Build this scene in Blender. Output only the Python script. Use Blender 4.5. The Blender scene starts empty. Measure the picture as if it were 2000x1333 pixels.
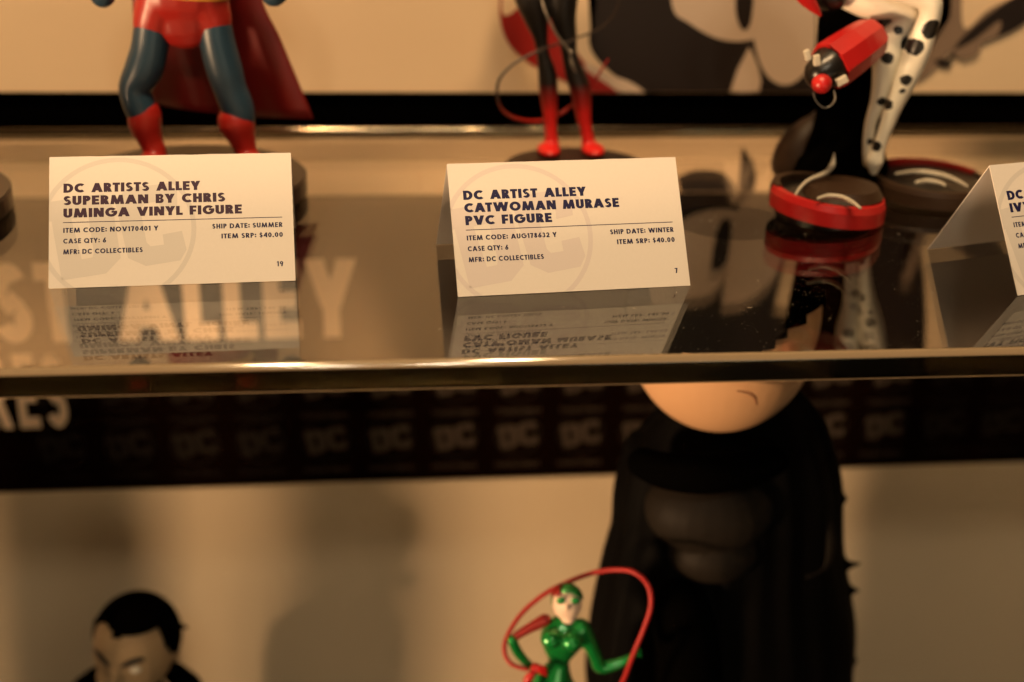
import bpy, bmesh, math, random
from mathutils import Vector, Matrix, noise
random.seed(7)
sc = bpy.context.scene
# ------------------------------------------------------------------ camera
F_PX = 2525.4                      # focal length in pixels of a 2000 px wide frame
PITCH, YAW, ROLL = 0.412064, 0.110877, 0.025301
CAM = Vector((0.0, -0.463438, 0.175567))
fw = Vector((math.sin(YAW)*math.cos(PITCH), math.cos(YAW)*math.cos(PITCH), -math.sin(PITCH)))
rt = Vector((math.cos(YAW), -math.sin(YAW), 0)); up = rt.cross(fw)
cr, sr = math.cos(ROLL), math.sin(ROLL)
RT = cr*rt + sr*up; UP = -sr*rt + cr*up; FW = fw
cd = bpy.data.cameras.new('camera'); cam = bpy.data.objects.new('camera', cd)
sc.collection.objects.link(cam)
M = Matrix((RT, UP, -FW)).transposed().to_4x4(); M.translation = CAM
cam.matrix_world = M
cd.sensor_width = 36; cd.lens = F_PX/2000*36; cd.clip_start = 0.01; cd.clip_end = 100
cd.dof.use_dof = True; cd.dof.focus_distance = 0.484; cd.dof.aperture_fstop = 4.4
cd.dof.aperture_blades = 9
sc.camera = cam
# ------------------------------------------------------------------ world, lamps, exposure
w = bpy.data.worlds.new('World'); sc.world = w; w.use_nodes = True
bg = w.node_tree.nodes['Background']; bg.inputs[0].default_value = (1.0, .62, .34, 1); bg.inputs[1].default_value = 0.018
def lamp(name, loc, target, power, col, radius=.02, cone=60, blend=.5, kind='SPOT', size=.3):
    ld = bpy.data.lights.new(name, kind); ld.energy = power; ld.color = col
    if kind == 'SPOT':
        ld.spot_size = math.radians(cone); ld.spot_blend = blend; ld.shadow_soft_size = radius
    else:
        ld.shape = 'DISK'; ld.size = size
    o = bpy.data.objects.new(name, ld); o.location = loc
    o.rotation_euler = (Vector(target)-Vector(loc)).to_track_quat('-Z', 'Y').to_euler()
    sc.collection.objects.link(o)
    return o
WARM = (1.0, .665, .35)
lamp('ceiling_spotlight', (-.13, -.21, 1.0), (-.05, .08, 0), 6.9, WARM, kind='AREA', size=.055)
lamp('ceiling_spotlight', (.13, -.21, 1.0), (.10, .08, 0), 6.9, WARM, kind='AREA', size=.055)
lamp('room_spotlight', (-.145, -1.6, 1.28), (-.05, .1, -.05), 3.3, (1.0, .84, .60), kind='AREA', size=.12)
lamp('room_spotlight', (.095, -1.6, 1.28), (.05, .1, -.05), 3.3, (1.0, .84, .60), kind='AREA', size=.12)
lamp('added_low_left_lamp', (-1.84, -1.1, -.34), (.1, .2, -.28), 78, (1.0, .62, .33), kind='AREA', size=.26)  # added lamp, low at far left, to light and shadow the lower wall
lamp('front_fill_lamp', (.5, -1.6, -.25), (.1, .2, -.28), 2.0, (1.0, .82, .55), kind='AREA', size=.6)  # added fill, lifts the shadows on the lower wall
sc.view_settings.view_transform = 'Standard'; sc.view_settings.look = 'None'
sc.view_settings.exposure = 0.0; sc.view_settings.gamma = 1.0
cy = sc.cycles
cy.max_bounces = 24; cy.transmission_bounces = 24; cy.glossy_bounces = 12; cy.diffuse_bounces = 4
cy.caustics_refractive = True; cy.caustics_reflective = False; cy.blur_glossy = 0.3
cy.sample_clamp_indirect = 12.0
cy.use_denoising = True
# ------------------------------------------------------------------ pixel -> place helpers (photo measurements)
def ray(px, py):
    return FW + RT*((px-1000)/F_PX) - UP*((py-666.5)/F_PX)
def P(px, py, Y):
    d = ray(px, py); return CAM + d*((Y-CAM.y)/d.y)
def PZ(px, py, Z=0.0):
    d = ray(px, py); return CAM + d*((Z-CAM.z)/d.z)
def mpp(p):                          # metres per photo pixel at a point
    return (p-CAM).dot(FW)/F_PX
def px_of(v):
    d = v-CAM; z = d.dot(FW); return 1000+F_PX*d.dot(RT)/z, 666.5-F_PX*d.dot(UP)/z
# ------------------------------------------------------------------ scene helpers
def link(o, parent=None):
    sc.collection.objects.link(o)
    if parent: o.parent = parent
    return o
def thing(name, label, cat, loc=(0, 0, 0), rz=0, group=None):
    o = bpy.data.objects.new(name, None); o.empty_display_size = .01
    o.location = loc; o.rotation_euler = (0, 0, rz)
    link(o); tag(o, label, cat, group)
    return o
def tag(o, label=None, cat=None, group=None, kind=None):
    if label: o['label'] = label
    if cat: o['category'] = cat
    if group: o['group'] = group
    if kind: o['kind'] = kind
    return o
def mesh_obj(name, bm, mat, parent=None, smooth=False, local=False):
    """link a bmesh built in world space as one object; children keep world placement"""
    me = bpy.data.meshes.new(name)
    bmesh.ops.recalc_face_normals(bm, faces=bm.faces[:]) if not local else None
    bm.to_mesh(me); bm.free()
    if mat: me.materials.append(mat)
    if smooth:
        for p in me.polygons: p.use_smooth = True
    o = bpy.data.objects.new(name, me); link(o, parent)
    if parent and not local:
        if parent.parent:
            mw = Matrix.LocRotScale(parent.parent.location, parent.parent.rotation_euler, None) @ Matrix.LocRotScale(parent.location, parent.rotation_euler, None)
            if parent.type == 'MESH': mw = Matrix.Identity(4)
        else:
            mw = Matrix.LocRotScale(parent.location, parent.rotation_euler, None)
            if parent.type == 'MESH': mw = Matrix.Identity(4)
        if parent.type == 'EMPTY':
            me.transform(mw.inverted())
    return o
def box(bm, x0, x1, y0, y1, z0, z1, bev=0, seg=2):
    r = bmesh.ops.create_cube(bm, size=1)
    bmesh.ops.scale(bm, verts=r['verts'], vec=(x1-x0, y1-y0, z1-z0))
    bmesh.ops.translate(bm, verts=r['verts'], vec=((x0+x1)/2, (y0+y1)/2, (z0+z1)/2))
    if bev:
        es = list({e for v in r['verts'] for e in v.link_edges})
        bmesh.ops.bevel(bm, geom=es, offset=bev, segments=seg, profile=.5, affect='EDGES')
def crom(pts, n):
    """Catmull-Rom through tuples of any length"""
    out = []; L = len(pts)
    for i in range(L-1):
        p0 = pts[max(i-1, 0)]; p1 = pts[i]; p2 = pts[i+1]; p3 = pts[min(i+2, L-1)]
        for k in range(n):
            t = k/n
            out.append(tuple(.5*((2*b)+(-a+c)*t+(2*a-5*b+4*c-d)*t*t+(-a+3*b-3*c+d)*t**3) for a, b, c, d in zip(p0, p1, p2, p3)))
    out.append(tuple(pts[-1])); return out
def tube(bm, pts, n=5, seg=16, flat=1.0, cap=True):
    """pts: (x,y,z,r) world; smooth sweep, rounded ends; flat scales the radius along Y"""
    q = crom([tuple(p) for p in pts], n) if len(pts) > 2 else [tuple(p) for p in pts]
    C = [Vector(a[:3]) for a in q]; Rr = [max(a[3], 1e-5) for a in q]
    if cap:
        d0 = (C[0]-C[1]).normalized(); d1 = (C[-1]-C[-2]).normalized()
        pre = []; post = []
        for s in (.98, .8, .5):
            k = math.sqrt(max(0, 1-s*s))
            pre.append((C[0]+d0*Rr[0]*s, Rr[0]*max(k, .12)))
            post.append((C[-1]+d1*Rr[-1]*s, Rr[-1]*max(k, .12)))
        C = [a for a, b in pre]+C+[a for a, b in reversed(post)]; Rr = [b for a, b in pre]+Rr+[b for a, b in reversed(post)]
    t0 = (C[1]-C[0]).normalized(); nrm = t0.orthogonal().normalized(); rings = []
    for i, c in enumerate(C):
        t = (C[min(i+1, len(C)-1)]-C[max(i-1, 0)]).normalized()
        nrm = (nrm-t*nrm.dot(t)).normalized(); b = t.cross(nrm)
        ring = []
        for k in range(seg):
            a = 2*math.pi*k/seg; v = (nrm*math.cos(a)+b*math.sin(a))*Rr[i]
            v.y *= flat
            ring.append(bm.verts.new(c+v))
        rings.append(ring)
    for A, B in zip(rings, rings[1:]):
        for k in range(seg): bm.faces.new((A[k], A[(k+1) % seg], B[(k+1) % seg], B[k]))
    bm.faces.new(rings[0][::-1]); bm.faces.new(rings[-1])
def ptube(bm, pts, Y, **k):
    """pts: (px,py,r_px[,dy]) at depth Y"""
    out = []
    for p in pts:
        q = P(p[0], p[1], Y+(p[3] if len(p) > 3 else 0)); out.append((q.x, q.y, q.z, p[2]*mpp(q)))
    tube(bm, out, **k)
def ellipsoid(bm, c, r, u=24, v=16, rot=None):
    res = bmesh.ops.create_uvsphere(bm, u_segments=u, v_segments=v, radius=1)
    bmesh.ops.scale(bm, verts=res['verts'], vec=r)
    if rot: bmesh.ops.rotate(bm, verts=res['verts'], cent=(0, 0, 0), matrix=rot)
    bmesh.ops.translate(bm, verts=res['verts'], vec=c)
    return res['verts']
def pell(bm, px, py, rx, ry, Y, rd=None, rot=None):
    q = P(px, py, Y); m = mpp(q)
    return ellipsoid(bm, q, (rx*m, (rd or rx)*m, ry*m), rot=rot)
def fuse(name, bm, mat, parent, voxel=.0009, smooth=6):
    """voxel-union of overlapping solids into ONE continuous smooth mesh"""
    bmesh.ops.recalc_face_normals(bm, faces=bm.faces[:])
    me = bpy.data.meshes.new('tmp'); bm.to_mesh(me); bm.free()
    o = bpy.data.objects.new('tmp', me); sc.collection.objects.link(o)
    m = o.modifiers.new('r', 'REMESH'); m.mode = 'VOXEL'; m.voxel_size = voxel
    s = o.modifiers.new('s', 'SMOOTH'); s.factor = .5; s.iterations = smooth
    dg = bpy.context.evaluated_depsgraph_get(); dg.update()
    me2 = bpy.data.meshes.new_from_object(o.evaluated_get(dg)); me2.name = name
    bpy.data.objects.remove(o)
    b2 = bmesh.new(); b2.from_mesh(me2)
    return mesh_obj(name, b2, mat, parent, smooth=True)
# ------------------------------------------------------------------ materials
def mat(name, col, rough=.5, spec=.5, metal=0, coat=0, noise_amt=0, noise_scale=60, bump=0, bump_scale=400):
    m = bpy.data.materials.new(name); m.use_nodes = True; nt = m.node_tree; b = nt.nodes['Principled BSDF']
    b.inputs['Base Color'].default_value = (*col, 1); b.inputs['Roughness'].default_value = rough
    b.inputs['Specular IOR Level'].default_value = spec; b.inputs['Metallic'].default_value = metal
    b.inputs['Coat Weight'].default_value = coat
    tc = nt.nodes.new('ShaderNodeTexCoord')
    if noise_amt:
        n = nt.nodes.new('ShaderNodeTexNoise'); n.inputs['Scale'].default_value = noise_scale; n.inputs['Detail'].default_value = 4
        nt.links.new(tc.outputs['Object'], n.inputs['Vector'])
        mx = nt.nodes.new('ShaderNodeMix'); mx.data_type = 'RGBA'
        mx.inputs[6].default_value = (*[c*(1-noise_amt) for c in col], 1); mx.inputs[7].default_value = (*[min(1, c*(1+noise_amt)) for c in col], 1)
        nt.links.new(n.outputs['Fac'], mx.inputs[0]); nt.links.new(mx.outputs[2], b.inputs['Base Color'])
    if bump:
        n = nt.nodes.new('ShaderNodeTexNoise'); n.inputs['Scale'].default_value = bump_scale; n.inputs['Detail'].default_value = 3
        nt.links.new(tc.outputs['Object'], n.inputs['Vector'])
        bp = nt.nodes.new('ShaderNodeBump'); bp.inputs['Strength'].default_value = bump; bp.inputs['Distance'].default_value = .0005
        nt.links.new(n.outputs['Fac'], bp.inputs['Height']); nt.links.new(bp.outputs[0], b.inputs['Normal'])
    return m
def ramp_mat(name, axis, stops, rough=.4, spec=.5):
    """paint that fades along a world axis of the moulded toy"""
    m = mat(name, stops[0][1], rough, spec); nt = m.node_tree; b = nt.nodes['Principled BSDF']
    g = nt.nodes.new('ShaderNodeTexCoord'); s = nt.nodes.new('ShaderNodeSeparateXYZ'); nt.links.new(g.outputs['Object'], s.inputs[0])
    lo, hi = stops[0][0], stops[-1][0]
    mr = nt.nodes.new('ShaderNodeMapRange'); mr.inputs[1].default_value = lo; mr.inputs[2].default_value = hi
    nt.links.new(s.outputs[axis], mr.inputs[0]); r = nt.nodes.new('ShaderNodeValToRGB')
    while len(r.color_ramp.elements) < len(stops): r.color_ramp.elements.new(.5)
    for e, (p, c) in zip(r.color_ramp.elements, stops): e.position = (p-lo)/(hi-lo); e.color = (*c, 1)
    nt.links.new(mr.outputs[0], r.inputs[0]); nt.links.new(r.outputs[0], b.inputs['Base Color']); return m
MT = dict(
    card=mat('white card stock', (.64, .59, .54), .55, .3, noise_amt=.025, noise_scale=900, bump=.06, bump_scale=2500),
    ink_navy=mat('navy ink', (.010, .010, .055), .5, .2), ink_plum=mat('plum ink', (.034, .013, .036), .5, .2),
    ink_grey=mat('pale grey ink', (.545, .51, .475), .55, .3, noise_amt=.03, noise_scale=2500),
    ink_lilac=mat('pale lilac ink', (.575, .515, .495), .55, .3, noise_amt=.03, noise_scale=2500),
    poster=mat('cream poster paper', (.84, .62, .40), .45, .35, noise_amt=.04, noise_scale=9, bump=.03),
    board=mat('black board', (.0008, .0006, .0005), .9, .0),
    header=mat('black banner', (.0035, .0013, .0006), .9, .0),
    letter=mat('cream vinyl lettering', (.78, .60, .43), .5, .3),
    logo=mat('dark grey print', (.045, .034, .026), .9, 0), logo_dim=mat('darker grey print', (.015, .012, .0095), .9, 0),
    panel=mat('lower cream panel', (.52, .42, .29), .55, .2, noise_amt=.10, noise_scale=7),
    blue=mat('blue vinyl', (.014, .038, .064), .38, .5, noise_amt=.1, noise_scale=80),
    red=mat('red vinyl', (.29, .010, .006), .38, .5), capered=mat('dark red vinyl', (.20, .007, .005), .42, .5),
    brightred=mat('bright red vinyl', (.40, .010, .010), .35, .5),
    gold=mat('gold belt paint', (.6, .28, .04), .35, .5),
    skin=mat('toy skin', (.55, .32, .17), .5, .4),
    black=mat('black vinyl', (.006, .005, .004), .3, .5), mattblack=mat('matt black vinyl', (.0012, .001, .0008), .9, .0),
    darkbrown=mat('dark brown plastic', (.030, .014, .006), .5, .35),
    disc=mat('black display disc', (.02, .012, .008), .3, .5),
    white=mat('white vinyl', (.66, .62, .52), .35, .5), white2=mat('bone white paint', (.45, .41, .33), .5, .4),
    greyvinyl=mat('grey vinyl', (.012, .009, .0065), .6, .10),
    silver=mat('silver cord', (.32, .28, .23), .3, .5, metal=.6),
    green=mat('metallic green paint', (.008, .26, .045), .25, .6, metal=.45, coat=.8),
    ropered=mat('red rope', (.34, .012, .012), .5, .4), palepink=mat('pale pink paint', (.75, .56, .44), .5, .4),
    artshade=mat('brown lip paint', (.22, .10, .05), .5, .3), art_dark=mat('poster print dark brown', (.018, .011, .009), .5, .3), art_red=mat('poster print red', (.33, .015, .012), .5, .3),
    art_pale=mat('poster print pale', (.62, .47, .36), .5, .3), art_grey=mat('poster print taupe', (.25, .17, .12), .5, .3),
    robe=mat('black moulded robe', (.0014, .0011, .0009), .65, .04, noise_amt=.3, noise_scale=40),
    dust=mat('dust', (.7, .62, .5), .9, .1),
)
def glass(name, rough, col, bump=0):
    m = bpy.data.materials.new(name); m.use_nodes = True; nt = m.node_tree
    nt.nodes.remove(nt.nodes['Principled BSDF']); g = nt.nodes.new('ShaderNodeBsdfGlass')
    g.inputs['Color'].default_value = (*col, 1); g.inputs['Roughness'].default_value = rough; g.inputs['IOR'].default_value = 1.49
    nt.links.new(g.outputs[0], nt.nodes['Material Output'].inputs['Surface'])
    if bump:
        tc = nt.nodes.new('ShaderNodeTexCoord'); mp = nt.nodes.new('ShaderNodeMapping'); mp.inputs['Scale'].default_value = (.25, 1, 1)
        n = nt.nodes.new('ShaderNodeTexNoise'); n.inputs['Scale'].default_value = 160; n.inputs['Detail'].default_value = 6
        nt.links.new(tc.outputs['Object'], mp.inputs[0]); nt.links.new(mp.outputs[0], n.inputs['Vector'])
        bp = nt.nodes.new('ShaderNodeBump'); bp.inputs['Strength'].default_value = bump; bp.inputs['Distance'].default_value = .0006
        nt.links.new(n.outputs['Fac'], bp.inputs['Height']); nt.links.new(bp.outputs[0], g.inputs['Normal'])
    return m
MT['acrylic'] = glass('clear acrylic', 0.0, (1.0, .985, .95)); MT['acrylic_edge'] = glass('polished acrylic edge', .16, (.46, .43, .32), .04); MT['acrylic_chamfer'] = glass('sanded acrylic chamfer', .13, (.95, .9, .8), .05)
nt = MT['acrylic_chamfer'].node_tree; gl = [n for n in nt.nodes if n.type == 'BSDF_GLASS'][0]
df = nt.nodes.new('ShaderNodeBsdfDiffuse'); df.inputs[0].default_value = (.36, .27, .17, 1); mxs = nt.nodes.new('ShaderNodeMixShader'); mxs.inputs[0].default_value = .55
gs = nt.nodes.new('ShaderNodeBsdfGlossy'); gs.inputs[0].default_value = (.9, .9, .85, 1); gs.inputs['Roughness'].default_value = .09; mx0 = nt.nodes.new('ShaderNodeMixShader'); mx0.inputs[0].default_value = .35
nt.links.new(gl.outputs[0], mx0.inputs[1]); nt.links.new(gs.outputs[0], mx0.inputs[2])
nt.links.new(mx0.outputs[0], mxs.inputs[1]); nt.links.new(df.outputs[0], mxs.inputs[2]); nt.links.new(mxs.outputs[0], nt.nodes['Material Output'].inputs['Surface'])
# ------------------------------------------------------------------ stroke alphabet (heavy geometric capitals)
def arc(cx, cy, rx, ry, a0, a1, w, wy=None, n=None):
    wy = wy or w; n = n or max(3, int(abs(a1-a0)/12)); out = []
    for k in range(n):
        a = math.radians(a0+(a1-a0)*k/n); b = math.radians(a0+(a1-a0)*(k+1)/n)
        out.append([(cx+rx*math.cos(a), cy+ry*math.sin(a)), (cx+rx*math.cos(b), cy+ry*math.sin(b)),
                    (cx+(rx-w)*math.cos(b), cy+(ry-wy)*math.sin(b)), (cx+(rx-w)*math.cos(a), cy+(ry-wy)*math.sin(a))])
    return out
def rc(x0, y0, x1, y1): return [[(x0, y0), (x1, y0), (x1, y1), (x0, y1)]]
def leg(x0, x1, t, y0=0, y1=1): return [[(x0, y0), (x0+t, y0), (x1+t, y1), (x1, y1)]]
def glyph(c, w):
    v = w*.82; d = w*1.12
    if c == 'A':
        W = .80+w*.6; m = W/2-d/2; return W, [leg(0, m, d), leg(W-d, m, d), rc(.2*W, .18, .8*W, .18+v)]
    if c == 'B':
        W = .45+w*.7; return W, [rc(0, 0, w, 1), rc(w, 1-v, W*.6, 1), rc(w, 0, W*.6, v), rc(w, .5-v*.4, W*.6, .5+v*.45), arc(W*.6, .74, W*.36, .26, -90, 90, w*.95, v), arc(W*.6, .28, W*.4, .28, -90, 90, w, v)]
    if c == 'C': return .82, [arc(.5, .5, .5, .5, 48, 312, w, w*.9), ]
    if c == 'D': return .82, [rc(0, 0, w, 1), rc(w, 0, .34, v), rc(w, 1-v, .34, 1), arc(.34, .5, .48, .5, -90, 90, w, v)]
    if c == 'E': return .42+w*.6, [rc(0, 0, w, 1), rc(w, 0, .42+w*.6, v), rc(w, 1-v, .42+w*.6, 1), rc(w, .5-v/2, .38+w*.6, .5+v/2)]
    if c == 'F': return .40+w*.6, [rc(0, 0, w, 1), rc(w, 1-v, .40+w*.6, 1), rc(w, .45-v/2, .36+w*.6, .45+v/2)]
    if c == 'G': return .97, [arc(.5, .5, .5, .5, 42, 360, w, w*.9), rc(.52, .5-v*.3, .98, .5+v*.6)]
    if c == 'H': return .62+w*.4, [rc(0, 0, w, 1), rc(.62-w*.6, 0, .62+w*.4, 1), rc(w, .5-v/2, .62-w*.6, .5+v/2)]
    if c == 'I': return w, [rc(0, 0, w, 1)]
    if c == 'K': return .62+w*.5, [rc(0, 0, w, 1), leg(w*.9, .62-w*.6, d*1.2, .42, 1), leg(.62-w*.7, w*.9, d*1.2, 0, .58)]
    if c == 'L': return .40+w*.5, [rc(0, 0, w, 1), rc(w, 0, .40+w*.5, v)]
    if c == 'M':
        W = .88+w*.8; k = .12; return W, [leg(0, k, w), leg(W-w, W-k-w, w), leg(W/2-w*.5, k, w*.95, .0, 1), leg(W/2-w*.5, W-k-w, w*.95, .0, 1)]
    if c == 'N':
        W = .66+w*.6; return W, [rc(0, 0, w, 1), rc(W-w, 0, W, 1), leg(W-w*1.15, 0, w*1.15)]
    if c == 'O': return 1.0, [arc(.5, .5, .5, .5, 0, 360, w, w*.9)]
    if c == 'P': 
        W = .45+w*.6; return W, [rc(0, 0, w, 1), rc(w, 1-v, W*.5, 1), rc(w, .38, W*.5, .38+v), arc(W*.5, .69, W*.5, .31, -90, 90, w, v)]
    if c == 'Q': return 1.0, [arc(.5, .5, .5, .5, 0, 360, w, w*.9), leg(.78, .5, d, -.02, .34)]
    if c == 'R':
        W = .48+w*.7; return W, [rc(0, 0, w, 1), rc(w, 1-v, W*.48, 1), rc(w, .40, W*.48, .40+v), arc(W*.48, .70, W*.44, .30, -90, 90, w, v), leg(W-d, W*.30, d*1.05, 0, .44)]
    if c == 'S':
        W = .44+w*.6; return W, [arc(W*.5, .73, W*.46, .27, 20, 240, w, v), arc(W*.5, .28, W*.5, .28, -160, 62, w, v), [[(W*.16, .50), (W*.42, .36), (W*.86, .50), (W*.56, .66)]]]
    if c == 'T': return .48+w*.5, [rc(0, 1-v, .48+w*.5, 1), rc(.24-w*.25, 0, .24+w*.75, 1-v)]
    if c == 'U': return .58+w*.5, [rc(0, .34, w, 1), rc(.58-w*.5, .34, .58+w*.5, 1), arc(.29+w*.25, .34, .29+w*.25, .34, 180, 360, w, v)]
    if c == 'V':
        W = .74+w*.7; m = W/2-d/2; return W, [leg(m, 0, d), leg(m, W-d, d)]
    if c == 'W':
        W = 1.1+w*1.0; a = W*.29; return W, [leg(a-d/2, 0, d*.95), leg(a-d/2, W/2-d/2, d*.95), leg(W-a-d/2, W/2-d/2, d*.95), leg(W-a-d/2, W-d, d*.95)]
    if c == 'X': return .7, [leg(0, .7-d, d), leg(.7-d, 0, d)]
    if c == 'Y':
        W = .66+w*.6; m = W/2-w/2; return W, [rc(m, 0, m+w, .45), leg(m-.02, 0, d, .38, 1), leg(m-.02, W-d, d, .38, 1)]
    if c == 'Z': return .6, [rc(0, 1-v, .6, 1), rc(0, 0, .6, v), leg(0, .6-d, d)]
    if c == '0': return .62, [arc(.31, .5, .31, .5, 0, 360, w, v, 24)]
    if c == '1': return .30+w*.3, [rc(.3-w*.7, 0, .3+w*.3, 1), [[(.3-w*.7, 1), (0, .84), (0, .84-v), (.3-w*.7, 1-v)]]]
    if c == '2': return .60, [arc(.29, .70, .29, .30, -25, 175, w, v), leg(0, .33, d*1.1, v*.6, .62), rc(0, 0, .6, v)]
    if c == '3': return .58, [arc(.27, .74, .25, .26, -95, 160, w, v), arc(.27, .29, .30, .29, -165, 95, w, v)]
    if c == '4': return .64, [rc(.40, 0, .40+w, 1), rc(0, .22, .64, .22+v), leg(0, .36, d*.9, .22+v*.5, 1)]
    if c == '6': return .64, [arc(.32, .32, .32, .32, 0, 360, w, v, 22), leg(.01, .32, d, .34, 1)]
    if c == '7': return .58, [rc(0, 1-v, .58, 1), leg(.12, .58-d, d)]
    if c == '8': return .58, [arc(.29, .75, .25, .25, 0, 360, w, v, 18), arc(.29, .28, .29, .28, 0, 360, w, v, 20)]
    if c == '9': return .64, [arc(.32, .68, .32, .32, 0, 360, w, v, 22), leg(.22, .63-d, d, 0, .66)]
    if c == '$': return .56, [arc(.28, .70, .25, .22, 20, 240, w, v), arc(.28, .30, .28, .22, -160, 62, w, v), [[(.10, .50), (.25, .38), (.48, .50), (.32, .62)]], rc(.28-w*.3, -.1, .28+w*.3, 1.1)]
    if c == ':': return w, [rc(0, .08, w, .08+w*1.05), rc(0, .52, w, .52+w*1.05)]
    if c == '.': return w, [rc(0, 0, w, w)]
    return .30, []
def text_polys(s, h, w, x, y, width=None, gap=.12, align='L', xs=1.0, space=.42):
    """polygons (list of (poly, layer)) of a line; fitted to width when given"""
    items = []; cx = 0
    for i, c in enumerate(s):
        if c == ' ': cx += space; continue
        W, polys = glyph(c, w)
        g = []
        for li, p in enumerate(polys):
            if p and isinstance(p[0][0], (tuple, list)) and isinstance(p[0][0][0], (tuple, list)): p = [r for q in p for r in q]
            for q in p: g.append(([(a+cx, b) for a, b in q], li))
        items += g
        nx = s[i+1] if i+1 < len(s) else ' '
        kern = gap-(.10 if (c+nx) in ('AT', 'TA', 'AY', 'YA', 'LY', 'LT', 'AV', 'VA', 'TY', 'PA') else .03 if c in 'AVWYLT' or nx in 'AVWYT' else 0)
        cx += W+kern
    cx -= gap
    k = (width/(cx*h) if width else xs)
    x0 = x if align == 'L' else x-cx*h*k
    return [([(x0+a*h*k, y+b*h) for a, b in q], li) for q, li in items]
def clip(poly, x0, x1, y0, y1):
    for ax, lim, sg in ((0, x0, 1), (0, x1, -1), (1, y0, 1), (1, y1, -1)):
        out = []
        for i, p in enumerate(poly):
            q = poly[(i+1) % len(poly)]; a = sg*(p[ax]-lim); b = sg*(q[ax]-lim)
            if a >= 0: out.append(p)
            if (a >= 0) != (b >= 0):
                t = a/(a-b); out.append((p[0]+(q[0]-p[0])*t, p[1]+(q[1]-p[1])*t))
        poly = out
        if len(poly) < 3: return None
    return poly
def flat_obj(name, polys, mt, frame, parent, lift=2.5e-5, step=2e-6):
    """polygons in sheet coordinates laid on a surface; frame(u,v,lift)->point in the parent's space"""
    bm = bmesh.new()
    for q, li in polys:
        try: bm.faces.new([bm.verts.new(frame(a, b, lift+li*step)) for a, b in q])
        except ValueError: pass
    return mesh_obj(name, bm, mt, parent, local=True)
# logo, measured in millimetres from the lower left corner of the card
def logo_polys(clipbox=None):
    out = []; n = 60
    for k in range(n):
        a, b = 2*math.pi*k/n, 2*math.pi*(k+1)/n
        out.append(([(24.6+R*math.cos(t), 21.9+R*math.sin(t)) for R, t in ((28.5, a), (28.5, b), (26.7, b), (26.7, a))], 0))
    dd = [[(-1.2, 33.2), (7, 34.4), (8, 26.5), (-.6, 25.6)], [(.9, 25.8), (8, 26.5), (11.7, 10.8), (4.7, 3.0)], [(4.7, 3.0), (11.7, 10.8), (15.5, 11.4), (20.4, 5.1)],
          [(15.5, 11.4), (25.6, 10.9), (20.4, 5.1)], [(15.5, 11.4), (16, 13.3), (14, 27.5), (22.8, 31), (25.6, 10.9)], [(7, 34.4), (19.5, 36.3), (22.8, 31), (14, 27.5), (8, 26.5)]]
    cc = [[(23.5, 33.6), (32.8, 29.5), (34.9, 16.7), (28.2, 10.8)], [(28.2, 10.8), (34.9, 16.7), (36.3, 15.1), (41.2, 15.6), (34.6, 7.5)], [(34.6, 7.5), (41.2, 15.6), (49.4, 13.4), (47.1, 9.3)],
          [(41.2, 15.6), (40.8, 19.6), (47.8, 20.8), (49.4, 13.4)], [(23.5, 33.6), (28.5, 38.2), (34.5, 32.0), (32.8, 29.5)], [(28.5, 38.2), (43, 39.8), (46.3, 36.6), (39.6, 32.6), (34.5, 32.0)], [(39.6, 32.6), (46.3, 36.6), (46.2, 29.4), (39.7, 28.2)]]
    out += [(q, 1) for q in dd+cc]
    if clipbox:
        o2 = []
        for q, li in out:
            c = clip(q, *clipbox)
            if c: o2.append((c, li))
        out = o2
    return out
# ------------------------------------------------------------------ setting: back wall
YW = .225
bm = bmesh.new(); box(bm, -.75, 1.05, YW+.004, YW+.03, -.75, .6); tag(mesh_obj('wall', bm, MT['board']), kind='structure')
def shift_through(z): return z-.0072
def wz(px, py): return P(px, py, YW).z
Z_POST = wz(1000, 181.5); Z_STRIP_T = -.0150; Z_STRIP_B = -.0465; Z_HEAD_B = -.2185
# upper poster
po = thing('poster', 'wide cream poster with dark brown, red and taupe print behind the figurines', 'poster', (.1, YW, Z_POST))
bm = bmesh.new(); box(bm, -.74, 1.04, YW, YW+.0035, Z_POST, .58, .0003, 1); mesh_obj('poster_sheet', bm, MT['poster'], po)
def art(pts, mt, lift, n=6, closed=True, name='printed_shape'):
    q = crom(pts+[pts[0]], n)[:-1] if closed else crom(pts, n)
    bm = bmesh.new(); vs = []
    for a, b in q:
        p = P(a, b, YW); 
        vs.append(bm.verts.new((p.x, YW-lift, max(p.z, Z_POST+.0004))))
    f = bm.faces.new(vs); bmesh.ops.triangulate(bm, faces=[f], ngon_method='EAR_CLIP')
    bmesh.ops.dissolve_degenerate(bm, edges=bm.edges[:], dist=1e-6)
    me = bpy.data.meshes.new(name); bm.to_mesh(me); bm.free(); me.materials.append(mt)
    me.transform(Matrix.Translation(-Vector(po.location))); o = bpy.data.objects.new(name, me); link(o, po); return o
art([(1150, -420), (1130, -100), (1165, 0), (1150, 80), (1180, 130), (1250, 178), (1300, 186), (1560, 186), (1720, 186), (1740, 120), (1800, 40), (1900, -60), (1960, -420), (1600, -500)], MT['art_dark'], .0003)
art([(985, -60), (975, 20), (990, 80), (1030, 120), (1085, 150), (1150, 178), (1215, 180), (1180, 140), (1140, 120), (1110, 60), (1120, -40), (1060, -110)], MT['art_red'], .0005)
art([(1010, -90), (984, -20), (982, 28), (1008, 18), (1040, -30), (1050, -80)], MT['poster'], .0007)
art([(1145, 122), (1190, 145), (1230, 160), (1258, 182), (1215, 182), (1180, 160), (1142, 134)], MT['art_pale'], .0007)
art([(1308, -120), (1312, 10), (1345, 45), (1400, 75), (1455, 80), (1478, 60), (1475, -50), (1440, -120)], MT['art_pale'], .0006)
art([(1440, -60), (1436, 20), (1450, 58), (1466, 40), (1470, -40)], MT['art_dark'], .0008)
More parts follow.
